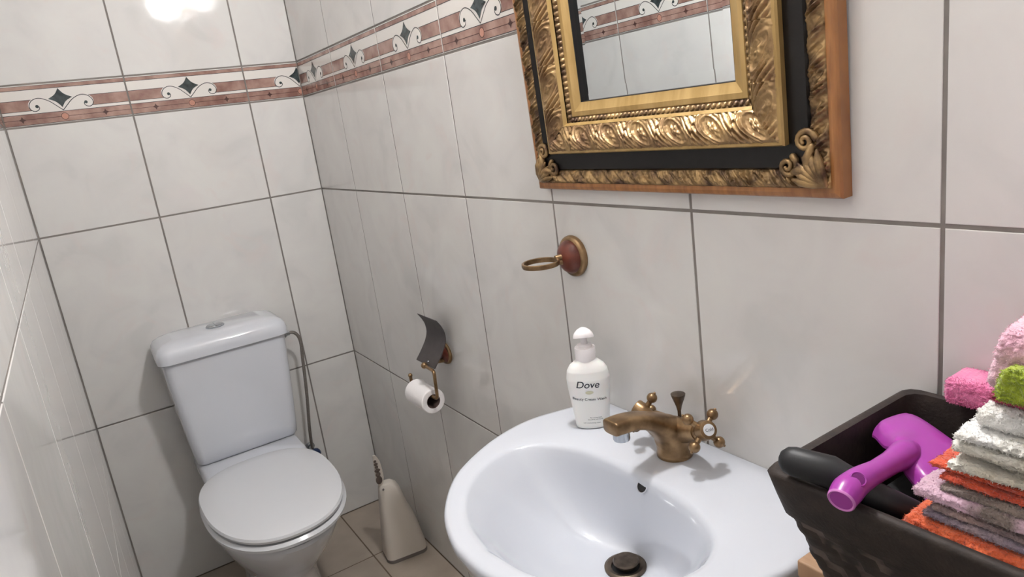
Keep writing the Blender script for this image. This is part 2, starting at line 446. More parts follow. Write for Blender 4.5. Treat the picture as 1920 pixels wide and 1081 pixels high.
# supply hose and stop valve
hose = empty('water_hose', (-.2, -.07, .3), 'grey braided water hose looping down beside the toilet cistern', 'hose')
def loc(p, o): return (p[0] - o[0], p[1] - o[1], p[2] - o[2])
HO = (-.2, -.07, .3)
path = smooth_path([(-.258, -.095, .738), (-.238, -.095, .740), (-.212, -.095, .735), (-.199, -.094, .705), (-.203, -.09, .64), (-.213, -.085, .52), (-.226, -.075, .40), (-.226, -.05, .325), (-.222, -.035, .305)], 8)
mb = MB(); mb.tube([loc(p, HO) for p in path], .0052, 12); mb.build('braided_hose', MT['hose'], hose)
mb = MB(); mb.lathe([(.012, 0), (.012, .02), (.008, .024), (.008, .034)], 6, (1, 0, .05), loc((-.262, -.095, .737), HO)); mb.build('inlet_nut', MT['chrome'], hose)
mb = MB(); mb.lathe([(.016, 0), (.016, .003), (.009, .006), (.009, .045), (.011, .047), (.011, .06)], 24, (0, -1, 0), loc((-.222, -.001, .30), HO)); mb.build('stop_valve', MT['chrome'], hose)
mb = MB(); mb.lathe([(.013, 0), (.016, .004), (.016, .016), (.012, .022), (.001, .023)], 12, (0, -1, 0), loc((-.222, -.061, .30), HO)); mb.build('valve_knob', MT['blue'], hose)

# ------------------------------------------------------------------ toilet brush
BO = (-.088, -.375, 0)
tb = empty('toilet_brush', (BO[0] + .008, BO[1], 0), 'off-white toilet brush in a tapered holder on the floor in the corner', 'toilet brush')
def brush_ring(z, xl, xr, yf, yb, r):
    c = ((xl + xr) / 2, (yf + yb) / 2)
    R = rrect(c[0], c[1], z, (xr - xl) / 2, (yb - yf) / 2, r, 5)
    out = []
    for x, y, zz in R:                       # slight turn about the vertical
        dx, dy = x - BO[0], y - BO[1]; a = -.14
        bow = -.006 * (1 - ((x - c[0]) / ((xr - xl) / 2)) ** 2) if y < c[1] else 0
        dy += bow
        out.append((dx * math.cos(a) - dy * math.sin(a), dx * math.sin(a) + dy * math.cos(a), zz))
    return out
mb = MB()
mb.loft([brush_ring(0, -.155, -.022, -.415, -.325, .02), brush_ring(.012, -.156, -.022, -.416, -.325, .02)])
mb.build('base_strip', MT['brush_grey'], tb)
mb = MB()
mb.loft([brush_ring(z, a, b, c, d, r) for z, a, b, c, d, r in [(.012, -.155, -.022, -.415, -.326, .02), (.04, -.154, -.024, -.414, -.33, .022), (.10, -.150, -.034, -.410, -.338, .024), (.15, -.146, -.046, -.406, -.346, .022), (.175, -.144, -.056, -.404, -.35, .02),
     (.20, -.141, -.062, -.402, -.352, .018), (.235, -.137, -.070, -.400, -.355, .016), (.252, -.134, -.078, -.398, -.358, .014), (.262, -.128, -.090, -.394, -.362, .012), (.264, -.122, -.102, -.388, -.368, .008)]])
mb.build('holder', MT['brush_white'], tb)
mb = MB()
hp = smooth_path([(-.128, -.382, .262), (-.128, -.382, .285), (-.128, -.384, .315), (-.130, -.388, .345), (-.136, -.394, .372)], 6)
ringw = [.006, .0125, .0115, .0095, .004]
rr = np.interp(np.linspace(0, 4, len(hp)), range(5), ringw)
rings = []
for p, r in zip(hp, rr):
    rings.append([(p[0] - BO[0] + r * 1.1 * math.cos(a), p[1] - BO[1] + .0045 * math.sin(a) * (.6 + r * 30), p[2]) for a in np.linspace(0, 2 * PI, 21)[:-1]])
mb.loft(rings); hd = mb.build('handle', MT['brush_white'], tb)
mb = MB()
for z, w, h in [(.284, .0105, .014), (.304, .008, .008), (.318, .0095, .006), (.331, .0055, .005), (.342, .0065, .0045), (.353, .0045, .004)]:
    x = np.interp(z, [.262, .315, .345, .372], [-.131, -.131, -.134, -.138]) - BO[0]; y = np.interp(z, [.262, .315, .372], [-.3835, -.3855, -.3955]) - BO[1]
    mb.ball((x - .002, y - .0048, z), 1, 8, s=(w, .002, h))
mb.build('handle_inlay', MT['brush_brown'], hd)
mb = MB(); mb.ball((-.129 - BO[0], -.399 - BO[1], .2535), 1, 8, s=(.0035, .002, .0035)); mb.build('hanging_eye', MT['brush_grey'], tb)

# ------------------------------------------------------------------ toilet paper holder and roll
PO = (0, -.765, .76)
tp = empty('toilet_paper_holder', PO, 'antique brass paper holder with dark flap on the wall beside the toilet', 'toilet paper holder')
mb = MB(); mb.lathe([(.030, 0), (.031, .003), (.029, .007), (.026, .008)], 40, (-1, 0, 0), loc((0, -.755, .752), PO), sy=1.25, cap1=False); mb.build('wall_rim', MT['brass'], tp)
mb = MB(); mb.lathe([(.0265, .006), (.025, .010), (.019, .015), (.01, .018), (.0001, .0185)], 40, (-1, 0, 0), loc((0, -.755, .752), PO), sy=1.25); mb.build('wall_dome', MT['leather'], tp)
mb = MB()
prof = smooth_path([(-.043, .862), (-.0325, .845), (-.026, .828), (-.0255, .808), (-.033, .788), (-.049, .765), (-.067, .743)], 5)
yy = np.linspace(-.716, -.822, 9)
P = np.array([[(x - (0.0), y - PO[1], z - PO[2]) for y in yy] for x, z in prof]); P2 = P.copy(); P2[:, :, 0] += .0022
mb.grid(P, flip=True); mb.grid(P2)
for r in (0, len(prof) - 1): mb.grid(np.array([P[r], P2[r]]), flip=(r > 0))
for c in (0, 8): mb.grid(np.array([P[:, c], P2[:, c]]), flip=(c == 0))
fo = mb.build('cover_flap', MT['flap'], tp)
mb = MB(); mb.ball(loc((-.066, -.79, .755), PO), .003, 8); mb.build('rivet', MT['chrome'], fo)
mb = MB()
mb.tube([loc(p, PO) for p in [(-.004, -.765, .735), (-.03, -.765, .738), (-.072, -.767, .742)]], .0055, 12)
mb.tube([loc(p, PO) for p in smooth_path([(-.072, -.765, .742), (-.073, -.80, .742), (-.073, -.822, .741), (-.074, -.831, .735), (-.075, -.831, .715), (-.075, -.829, .685), (-.075, -.826, .672), (-.075, -.818, .667), (-.075, -.80, .666), (-.075, -.72, .666), (-.075, -.682, .666), (-.075, -.676, .672), (-.075, -.675, .689)], 5)], .0044, 12)
mb.build('arm', MT['brass'], tp)
mb = MB(); mb.ball(loc((-.074, -.778, .744), PO), .0085, 12); mb.build('knob', MT['brass'], tp)
mb = MB(); mb.ball(loc((-.075, -.675, .691), PO), .006, 10); mb.build('end_knob', MT['brass'], tp)
RO = (-.075, -.748, .6525)
roll = empty('toilet_paper_roll', RO, 'thin white toilet paper roll hanging on the brass holder', 'toilet paper')
mb = MB()
n = 48; R0, R1, h = .0185, .0325, .052
rings = []
for r, y in [(R0, -h), (R0 + .001, -h - .0003), (R1 - .002, -h), (R1, -h + .002), (R1, h - .002), (R1 - .002, h), (R0, h)]:
    rings.append([(r * math.cos(2 * PI * k / n), y, r * math.sin(2 * PI * k / n)) for k in range(n)])
mb.loft(rings, 0, False, False); mb.build('paper', MT['paper'], roll)
mb = MB()
rings = [[(r * math.cos(2 * PI * k / n), y, r * math.sin(2 * PI * k / n)) for k in range(n)] for r, y in [(R0, -h), (R0 - .0012, -h), (R0 - .0012, h), (R0, h)]]
mb.loft(rings, 0, False, False); mb.build('cardboard_core', MT['card'], roll)

# ------------------------------------------------------------------ tumbler ring holder
GO = (0, -1.362, 1.072)
gh = empty('tumbler_holder', GO, 'empty brass tumbler ring with brown domed plate on the wall above soap', 'tumbler holder')
mb = MB(); mb.lathe([(.036, 0), (.0375, .003), (.0365, .008), (.033, .011), (.030, .0115)], 48, (-1, 0, 0), (0, 0, 0), cap1=False); mb.build('wall_rim', MT['brass'], gh)
mb = MB(); mb.lathe([(.0305, .009), (.030, .013), (.026, .020), (.018, .026), (.008, .029), (.0001, .0295)], 48, (-1, 0, 0), (0, 0, 0)); mb.build('dome', MT['leather'], gh)
mb = MB()
mb.tube([(-.024, .002, .003), (-.039, .006, .003)], [.006, .0045], 14); mb.tube([(-.024, .002, -.006), (-.039, .006, -.005)], [.006, .0045], 14)
mb.build('arm', MT['brass'], gh)
mb = MB(); n = 56; rc = (-.068, .010, 0); rings = []
for k in range(n):
    a = 2 * PI * k / n
    rings.append([(rc[0] + (.0312 + dr) * math.cos(a), rc[1] + (.0312 + dr) * math.sin(a), rc[2] + dz - .001) for dr, dz in [(-.0018, -.0042), (.0012, -.0042), (.0024, -.001), (.0020, .0036), (0, .0046), (-.002, .0036)]])
rings.append(rings[0]); mb.loft(rings, 0, False, False); mb.build('ring', MT['brass'], gh)

# ------------------------------------------------------------------ basin
SO = (-.21, -1.63, .8)
MT['basin'] = mat('basin_porcelain', (200, 204, 212), .09, coat=.3)
bas = empty('wash_basin', (0, -1.63, .8), 'white porcelain wash basin fixed to the wall under the gilt mirror', 'basin')
ZR = .802
half = [(-.0005, -.243), (-.03, -.253), (-.066, -.264), (-.127, -.277), (-.186, -.272), (-.255, -.248), (-.33, -.200), (-.388, -.125), (-.416, -.05), (-.421, 0)]
# half outline on the +y side of the centre line (distance from y=-1.63)
hp = [(x, -d) for x, d in half]
left = smooth_path(hp, 10)
outer = [(x, y) for x, y in left] + [(x, -y) for x, y in reversed(left[:-1])]
# resample by arc length to N points (open curve along the wall is closed by a straight edge)
def resample(P, N, closed=False):
    P = np.array(P, float)
    if closed: P = np.vstack([P, P[:1]])
    d = np.r_[0, np.cumsum(np.linalg.norm(np.diff(P, axis=0), axis=1))]
    t = np.linspace(0, d[-1], N + (1 if closed else 0))
    if closed: t = t[:-1]
    return np.c_[np.interp(t, d, P[:, 0]), np.interp(t, d, P[:, 1])]
NB = 128
cen = np.array((-.225, 0.0))
def by_angle(P, N):
    """closed curve sampled at equal angles about cen"""
    P = resample(P, 1600, True); a = np.arctan2(P[:, 1] - cen[1], P[:, 0] - cen[0]); r = np.hypot(P[:, 0] - cen[0], P[:, 1] - cen[1])
    o = np.argsort(a); a, r = a[o], r[o]
    a = np.r_[a[-1] - 2 * PI, a, a[0] + 2 * PI]; r = np.r_[r[-1], r, r[0]]
    t = np.linspace(-PI, PI, N, endpoint=False); rr = np.interp(t, a, r)
    return np.c_[cen[0] + rr * np.cos(t), cen[1] + rr * np.sin(t)]
OUT = by_angle(outer, NB)
ih = [(-.128, 0), (-.131, .05), (-.143, .12), (-.168, .172), (-.205, .198), (-.245, .200), (-.29, .182), (-.338, .138), (-.374, .075), (-.388, 0)]
il = smooth_path(ih, 10)
INN = by_angle([(x, y) for x, y in il] + [(x, -y) for x, y in reversed(il[1:-1])], NB)
def inset(P, d):
    """move a curve towards cen by d (kept flat at the wall)"""
    v = P - cen; L = np.linalg.norm(v, axis=1, keepdims=True); Q = P - v / L * d
    Q[:, 0] = np.where(P[:, 0] > -.004, np.minimum(P[:, 0], Q[:, 0] + d), Q[:, 0]); return Q
mb = MB(); rings = []
def R_(P, z): rings.append([(x, y, z - .8) for x, y in P])
foot = np.c_[-.17 + .07 * np.cos(np.linspace(-PI, PI, NB, endpoint=False)), .07 * np.sin(np.linspace(-PI, PI, NB, endpoint=False))]
def mixc(A, B, t): return A * (1 - t) + B * t
R_(mixc(OUT, foot, 1.0), .60)
R_(mixc(OUT, foot, .72), .615)
R_(mixc(OUT, foot, .40), .66)
R_(mixc(OUT, foot, .18), .715)
R_(mixc(OUT, foot, .055), .765)
R_(inset(OUT, .003), .783)
R_(inset(OUT, .0005), .790)
R_(inset(OUT, 0), .796)
R_(inset(OUT, .002), .8005)
R_(inset(OUT, .006), .8028)
R_(inset(OUT, .012), .8030)
R_(mixc(OUT, INN, .6), .8026)
R_(inset(INN, -.010), .8022)
R_(inset(INN, -.004), .8008)
R_(inset(INN, 0), .7975)
R_(inset(INN, .003), .7930)
drain = np.array((-.172, 0.0))
zb = .664
D0 = np.c_[drain[0] + .030 * np.cos(np.linspace(-PI, PI, NB, endpoint=False)), .030 * np.sin(np.linspace(-PI, PI, NB, endpoint=False))]
for t, zf in [(.06, .90), (.12, .78), (.2, .62), (.3, .45), (.42, .30), (.55, .18), (.7, .085), (.85, .03), (1.0, 0.0)]:
    R_(mixc(inset(INN, .003), D0, t), zb + (.7930 - zb) * zf)
mb.loft(rings, 0, True, True)
mb.build('bowl', MT['basin'], bas, angle=60)
mb = MB(); mb.lathe([(.031, .0), (.031, .003), (.027, .005), (.021, .003), (.020, -.001)], 40, (0, 0, 1), (drain[0], 0, zb - .8), cap1=False); mb.lathe([(.020, .0005), (.001, .0004)], 30, (0, 0, 1), (drain[0], 0, zb - .8), mi=1); mb.build('drain_ring', [MT['brass_dark'], MT['dark']], bas)
mb = MB(); mb.lathe([(.012, .0), (.012, .006), (.0185, .007), (.0195, .010), (.018, .0125), (.001, .013)], 36, (0, 0, 1), (drain[0] + .002, 0, zb - .8)); mb.build('drain_plug', MT['brass_dark'], bas)
mb = MB(); mb.lathe([(.0095, 0), (.0105, .001), (.0095, .0022), (.0085, .001)], 28, (-.86, 0, .5), (-.1315, -.008, .784 - .8), cap1=False, mi=0); mb.lathe([(.0088, .0), (.0088, .0012)], 28, (-.86, 0, .5), (-.1315, -.008, .784 - .8), mi=1); mb.build('overflow_hole', [MT['porcelain'], MT['dark']], bas)

# ------------------------------------------------------------------ tap
FO = (-.055, -1.63, .803)
tap = empty('basin_tap', FO, 'antique brass two-handled mixer tap with white button on the basin', 'tap')
mb = MB()
spine = [(-.000, .000, .0270, .0270), (0, .004, .0272, .0272), (0, .008, .0264, .0264), (.000, .020, .0268, .0272), (-.003, .032, .0268, .0285), (-.011, .0440, .0238, .0280), (-.025, .0560, .0188, .0245), (-.041, .0675, .0142, .0205), (-.060, .0770, .0116, .0180), (-.080, .0830, .0108, .0172), (-.098, .0855, .0112, .0168), (-.110, .0865, .0108, .0165), (-.1160, .0865, .0106, .0162), (-.1175, .0865, .0094, .0148)]
sp = np.array(smooth_path(spine, 4)); rings = []
for i, (x, z, rt, ry) in enumerate(sp):
    a = sp[max(i - 1, 0)]; b = sp[min(i + 1, len(sp) - 1)]; t = np.array((b[0] - a[0], b[1] - a[1])); t = t / np.linalg.norm(t)
    if i < 9: t = np.array((0, 1.0)) * (1 - i / 9) + t * (i / 9); t /= np.linalg.norm(t)
    nx, nz = t[1], -t[0]; ex = 1 - .5 * min(1, max(0, (i - 22) / 12)); pw = lambda v: math.copysign(abs(v) ** ex, v)
    rings.append([(x + nx * rt * pw(math.cos(u)), ry * pw(math.sin(u)), z + nz * rt * pw(math.cos(u))) for u in np.linspace(0, 2 * PI, 41)[:-1]])
mb.loft(rings); mb.tube([(0, 0, .040), (.0, -.03, .048), (-.002, -.052, .055)], [.0215, .0175, .0125], 24); mb.tube([(0, 0, .036), (.0, .026, .042), (0, .042, .047)], [.0215, .0175, .0125], 24)
mb.build('spout_body', MT['brass'], tap, angle=60)
mb = MB(); mb.lathe([(.0120, .004), (.0124, -.008), (.0116, -.0105), (.009, -.0110)], 28, (0, 0, 1), (-.099, 0, .0725), cap0=False); mb.build('aerator', MT['chrome'], tap)
mb = MB(); mb.tube([(.016, 0, .03), (.016, 0, .075)], .0028, 12); mb.lathe([(.003, .066), (.0045, .073), (.0105, .090), (.0108, .0925), (.0005, .0945)], 24, (0, 0, 1), (.016, 0, 0)); mb.build('waste_lever', MT['brass_dark'], tap)
txt_jobs = []
def text_mesh(body, size, shear=0, bold=0, fx=1.0):
    cu = bpy.data.curves.new('t', 'FONT'); cu.body = body; cu.size = size; cu.align_x = 'CENTER'; cu.align_y = 'CENTER'; cu.shear = shear; cu.offset = bold
    o = bpy.data.objects.new('t', cu); COL.objects.link(o); bpy.context.view_layer.update()
    me = bpy.data.meshes.new_from_object(o.evaluated_get(bpy.context.evaluated_depsgraph_get()))
    V = [(v.co.x * fx, v.co.y) for v in me.vertices]; F = [tuple(p.vertices) for p in me.polygons]
    bpy.data.objects.remove(o); bpy.data.curves.remove(cu); bpy.data.meshes.remove(me)
    return V, F
def handle(sgn, word):
    ax = Vector((-.22, sgn * .80, .42)).normalized(); c0 = Vector((-.002, -.052, .055)) if sgn < 0 else Vector((.000, .041, .044)); hub = c0 + ax * .018
    mb = MB()
    mb.lathe([(.0125, -.006), (.0105, .004), (.0100, .010), (.0135, .016), (.0148, .020), (.0130, .027), (.0134, .031), (.0125, .0335), (.0086, .0340)], 28, tuple(ax), tuple(c0))
    hb = mb.build('handle', MT['brass'], tap)
    u = ax.cross(Vector((0, 0, 1))).normalized(); w = u.cross(ax)
    for k in range(4):
        a = math.radians(45 + 90 * k + (4 if sgn < 0 else 28)); d = u * math.cos(a) + w * math.sin(a)
        m2 = MB(); e = hub + d * .0275
        m2.tube([tuple(hub + d * .006), tuple(hub + d * .014), tuple(hub + d * .021)], [.0065, .0042, .0040], 14)
        m2.ball(tuple(e), .0082, 12); m2.ball(tuple(e + d * .0085), .0022, 8)
        m2.build('cross_arm', MT['brass'], hb)
    m3 = MB(); m3.lathe([(.0084, .0338), (.0082, .0348), (.0001, .0354)], 28, tuple(ax), tuple(c0)); btn = m3.build('white_button', MT['plastic_white'], hb)
    V, F = text_mesh(word, .0062)
    m4 = MB(); rt = (-u if sgn > 0 else u)
    rt = Vector((0, 0, 1)).cross(ax).normalized(); upv = ax.cross(rt)
    m4.add([tuple(c0 + ax * .0357 + rt * a + upv * b) for a, b in V], F); m4.build('lettering', MT['ink'], hb, smooth=False)
handle(-1, 'Cold'); handle(1, 'Hot')

# ------------------------------------------------------------------ soap bottle
BP = (-.0735, -1.4585, .8032)
sb = empty('soap_bottle', BP, 'white pump bottle of cream hand wash standing on the basin rim', 'soap bottle')
sb.rotation_euler = (0, 0, math.radians(-38)); sb.scale = (1.06, 1.06, 1.03)
bz = [0, .001, .004, .02, .045, .07, .085, .098, .106, .111, .1145, .116]
ba = [.0240, .0262, .0272, .0283, .0310, .0335, .0340, .0318, .0270, .0205, .0165, .0160]
bb = [.0150, .0168, .0178, .0188, .0202, .0215, .0217, .0205, .0185, .0165, .0155, .0152]
def ab(z): return float(np.interp(z, bz, ba)), float(np.interp(z, bz, bb))
mb = MB(); rings = []
zz = sorted(set(list(np.linspace(.004, .106, 36)) + bz))
# smooth the profile
fa = np.poly1d(np.polyfit(bz[2:10], ba[2:10], 5))
for z in zz:
    a, b = ab(z)
    rings.append([(a * math.copysign(abs(math.cos(t)) ** .86, math.cos(t)), b * math.copysign(abs(math.sin(t)) ** .86, math.sin(t)), z) for t in np.linspace(0, 2 * PI, 57)[:-1]])
mb.loft(rings); body = mb.build('bottle', MT['bottle'], sb, angle=50)
mb = MB(); mb.lathe([(.0160, .115), (.0163, .117), (.0163, .134), (.0158, .136), (.0120, .1365), (.0118, .140), (.0092, .1412), (.0052, .1415), (.0048, .155), (.006, .158)], 36); mb.build('collar', MT['pump'], sb)
mb = MB(); rings = []
for t in np.linspace(0, 1, 10):       # dome-shaped pump head with its lip pulled forward
    a = t * PI / 2
    r = math.cos(a) ** .9; z = .1570 + .0125 * math.sin(a)
    rings.append([((.0160 * r + .0002) * math.cos(u), (-.004 + (.0002 + .0135 * r) * math.sin(u)) , z - .0035 * (math.cos(u) ** 2) * r) for u in np.linspace(0, 2 * PI, 41)[:-1]])
mb.loft(rings); mb.build('pump_head', MT['pump'], sb)
def wrap_text(mb, body, size, x0, z0, shear=0, bold=0, arc=0, rot=0, fx=1.0, mi=0):
    V, F = text_mesh(body, size, shear, bold, fx); out = []
    for x, y in V:
        xx = x0 + x * math.cos(rot) - y * math.sin(rot); z = z0 + x * math.sin(rot) + y * math.cos(rot) + arc * x * x
        a, b = ab(z); q = min(abs(xx) / a, .98); yy_ = -b * (1 - q ** (2 / .86)) ** (.86 / 2)
        out.append((xx, yy_ - .0003, z))
    mb.add(out, F, mi)
for nm, lines in (('brand_name', [('Dove', .0165, -.002, .0785, .22, .0001, -.05, 1.0)]),
                  ('product_name', [('Beauty Cream Wash', .0062, -.001, .0535, 0, .00005, -.07, 1.02)]),
                  ('small_print', [('For moisturised,', .0028, .006, .0205, 0, 0, -.02, 1)]),
                  ('small_print', [('beautifully soft hands', .0028, .005, .0172, 0, 0, -.02, 1)]),
                  ('small_print', [('with moisturising cream', .0028, -.001, .0115, 0, 0, -.04, 1)])):
    mb = MB()
    for b_, sz, x_, z_, sh_, bo_, ro_, fx_ in lines: wrap_text(mb, b_, sz, x_, z_, shear=sh_, bold=bo_, rot=ro_, fx=fx_)
    mb.build(nm, MT['ink'], body, smooth=False)
mb = MB(); pts = []
ell = []
for u in np.linspace(0, 2 * PI, 25)[:-1]:
    x = .0 + .0062 * math.cos(u); z = .0655 + .0030 * math.sin(u); a, b = ab(z); q = abs(x) / a
    ell.append((x, -b * (1 - q ** (2 / .86)) ** (.43) - .0003, z))
mb.add(ell, [tuple(range(24))]); mb.build('label_emblem', MT['gold_ink'], body, smooth=False)

# ------------------------------------------------------------------ framed mirror
FW, FH = .582, .745
mir = empty('framed_mirror', (0, -1.596, 1.193), 'large wall mirror in an ornate gold and black frame above the basin', 'mirror')
mir.rotation_euler = (0, math.radians(-1.6), 0)
def fpt(side, s, t, d):
    """side 0 bottom,1 right(-y),2 top,3 left ; returns local coords"""
    if side == 0: a, b = t, s
    elif side == 1: a, b = FW - s, t
    elif side == 2: a, b = FW - t, FH - s
    else: a, b = s, FH - t
    return (-d, FW / 2 - a, b)
def sweep(name, prof, m, parent=mir, nosm=False, ang=30):
    mb = MB(); rings = []
    for s, d in prof:
        rings.append([(-d, FW / 2 - s, s), (-d, -FW / 2 + s, s), (-d, -FW / 2 + s, FH - s), (-d, FW / 2 - s, FH - s)])
    mb.loft(rings, 0, False, False); return mb.build(name, m, parent, angle=ang)
def carve(name, s0, s1, hfun, m, ns=24, dt=.0013, parent=mir):
    mb = MB()
    for side in range(4):
        L = FW if side % 2 == 0 else FH
        nt = int(L / dt); P = np.zeros((ns, nt, 3))
        S = np.linspace(s0, s1, ns)[:, None] * np.ones((1, nt)); Tn = np.linspace(0, 1, nt)[None, :]
        TT = S + (L - 2 * S) * Tn
        D = hfun(S, TT, L)
        if side == 0: A, B = TT, S
        elif side == 1: A, B = FW - S, TT
        elif side == 2: A, B = FW - TT, FH - S
        else: A, B = S, FH - TT
        P[:, :, 0] = -D; P[:, :, 1] = FW / 2 - A; P[:, :, 2] = B
        mb.grid(P, flip=False)
    return mb.build(name, m, parent, angle=80)
sweep('outer_moulding', [(0, 0), (0, .016), (.002, .019), (.007, .021), (.012, .020)], MT['wood_frame'])
def bumpf(x): return np.clip(1 - x * x, 0, 1)
def rope(S, Tt, L):
    v = (S - .0115) / .0225; prof = np.sqrt(np.clip(1 - (2 * v - 1) ** 2, 0, 1))
    ph = (Tt / .0285 + v * .85); fr = ph % 1.0
    leaf = (np.sin(PI * fr ** 1.5) ** 1.1) * (.75 + .25 * np.sin(2 * PI * (Tt / .0062 + v * 2.5)))
    veins = .0011 * np.sin(2 * PI * (Tt / .0048 + v * 3.2)) * np.sin(PI * fr)
    n = vnoise(Tt * 300, S * 300, L * 9)
    return .0185 + prof * (.0022 + .0085 * leaf + veins + .0028 * n)
carve('rope_carving', .0115, .034, rope, MT['gold_dull'], 26, .0011)
sweep('black_panel', [(.0330, .0190), (.036, .0225), (.044, .0215), (.056, .0205), (.063, .0205), (.066, .0205)], MT['black_lacquer'])
sweep('gilt_edge', [(.0625, .020), (.0618, .029), (.0635, .0320), (.067, .033)], MT['gold_bright'])
def orn(S, Tt, L):
    v = (S - .066) / .042
    base = .0315 + .0065 * np.sin(PI * np.clip(v * .9 + .05, 0, 1)) - .009 * v
    Pd = L / round(L / .068)
    u = (Tt / Pd) % 1.0 - .5
    uu = u + (v - .5) * .55
    r = np.sqrt((uu / .23) ** 2 + ((v - .5) / .40) ** 2)
    arch = np.clip(.35 - uu * 2.2 + (v - .5) * .8, 0, 1)
    d = (.0042 * np.exp(-((r - 1) / .12) ** 2) + .0034 * np.exp(-((r - 1.36) / .12) ** 2)) * (.35 + .65 * arch) - .0020 * np.exp(-(r / .75) ** 4)
    for du, dv in ((0, 0), (.05, .12), (-.05, .12), (0, -.16), (.06, -.04), (-.06, -.04)):
        d = d + .0040 * np.exp(-(((uu - du) / .032) ** 2 + ((v - .5 - dv) / .07) ** 2))
    side = np.clip((np.abs(uu) - .28) / .08, 0, 1)
    g = np.abs(np.sin(PI * (uu * 6.5 + v * .8 + .8 * (v - .5) ** 2))) ** .8
    d = d + side * (.0062 * g * (.5 + .5 * np.sin(PI * np.clip(v, 0, 1))) - .0015)
    d = d * np.clip(np.minimum(v, 1 - v) / .1, 0, 1)
    d = d + .0011 * vnoise(Tt * 260, S * 260, L * 5) + .0006 * vnoise(Tt * 700, S * 700, 3)
    return base + d
carve('carved_moulding', .066, .106, orn, MT['gold'], 40, .0010)
sweep('smooth_moulding', [(.1055, .0265), (.108, .024), (.1095, .021)], MT['gold_bright'])
def bead(S, Tt, L):
    v = (S - .109) / .0095
    Pd = L / round(L / .0088); u = (Tt / Pd) % 1.0 - .5
    r2 = (u / .44) ** 2 + ((v - .5) / .42) ** 2
    return .0185 - .004 * v + .0038 * np.sqrt(np.clip(1 - r2, 0, 1)) + .0008 * vnoise(Tt * 400, S * 400, 2)
carve('bead_carving', .109, .1185, bead, MT['gold_dull'], 12, .0010)
sweep('inner_slip', [(.1180, .0150), (.1190, .0165), (.1260, .0165), (.1275, .0155), (.1392, .0115)], MT['gold_bright'], ang=20)
sweep('glass_rebate', [(.1392, .0115), (.1404, .0108), (.1406, .0025)], MT['black_lacquer'])
# corner carvings on the black panel: acanthus fan with two scrolls
def corner(side_y, side_z):
    mb = MB()
    ox = FW / 2 * side_y; 
    def q(a, b, d): return (-d, (FW / 2 - a) * side_y, b if side_z < 0 else FH - b)
    def qt(pts, rr, flat=.6):
        mb.tube([q(*p) for p in pts], rr, 12, roundcap=True)
    # fan body
    for k in range(6):
        t = k / 5; ang = math.radians(10 + 70 * t)
        pts = [(.016 + r * math.cos(ang), .016 + r * math.sin(ang), .024 + .005 * math.sin(PI * r / .05)) for r in (.0, .014, .028, .040)]
        qt(pts, [.003, .0055, .0055, .002])
    # two scrolls
    for c0, sg in (((.062, .038), 1), ((.038, .066), -1)):
        pts = []
        for j in range(22):
            a = math.radians(-60 + 27 * j) * sg + (PI if sg > 0 else PI * .6); r = .0125 - .0105 * j / 21
            pts.append((c0[0] + r * math.cos(a), c0[1] + r * math.sin(a), .024 + .004 * j / 21))
        qt(pts, [.0042 - .002 * j / 21 for j in range(22)])
        qt([(.030, .030, .026), ((.030 + c0[0]) / 2, (.030 + c0[1]) / 2, .028), (c0[0] - .008, c0[1] - .006, .026)], [.007, .006, .004])
    mb.build('corner_carving', MT['gold_dull'], mir)
for a in (1, -1):
    for b in (-1, 1): corner(a, b)
# mirror glass with bevel
MT['mirror'] = mat('silvered_glass', (232, 238, 240), .0, 1)
mb = MB(); rings = []
for s, d in [(.1395, .0030), (.1575, .00336)]:
    rings.append([(-d, FW / 2 - s, s), (-d, -FW / 2 + s, s), (-d, -FW / 2 + s, FH - s), (-d, FW / 2 - s, FH - s)])
mb.loft(rings, 0, False, True); mb.build('mirror_glass', MT['mirror'], mir, smooth=False)
mb = MB(); mb.box((-.0025, -FW / 2 + .002, .002), (0, FW / 2 - .002, FH - .002)); mb.build('back_board', MT['black_lacquer'], mir)

# ------------------------------------------------------------------ side table, basket and things in it
TZ = .856
st = empty('side_table', (-.1, -2.15, 0), 'tan wooden side table under the dark woven basket', 'table')
mb = MB(); mb.box((-.098, -.19, TZ - .02), (.098, .205, TZ), bev=.002); mb.build('tabletop', MT['tan_wood'], st)
for x in (-.08, .08):
    for y in (-.17, .185):
        mb = MB(); mb.box((x - .014, y - .014, 0), (x + .014, y + .014, TZ - .02), bev=.001); mb.build('leg', MT['tan_wood'], st)

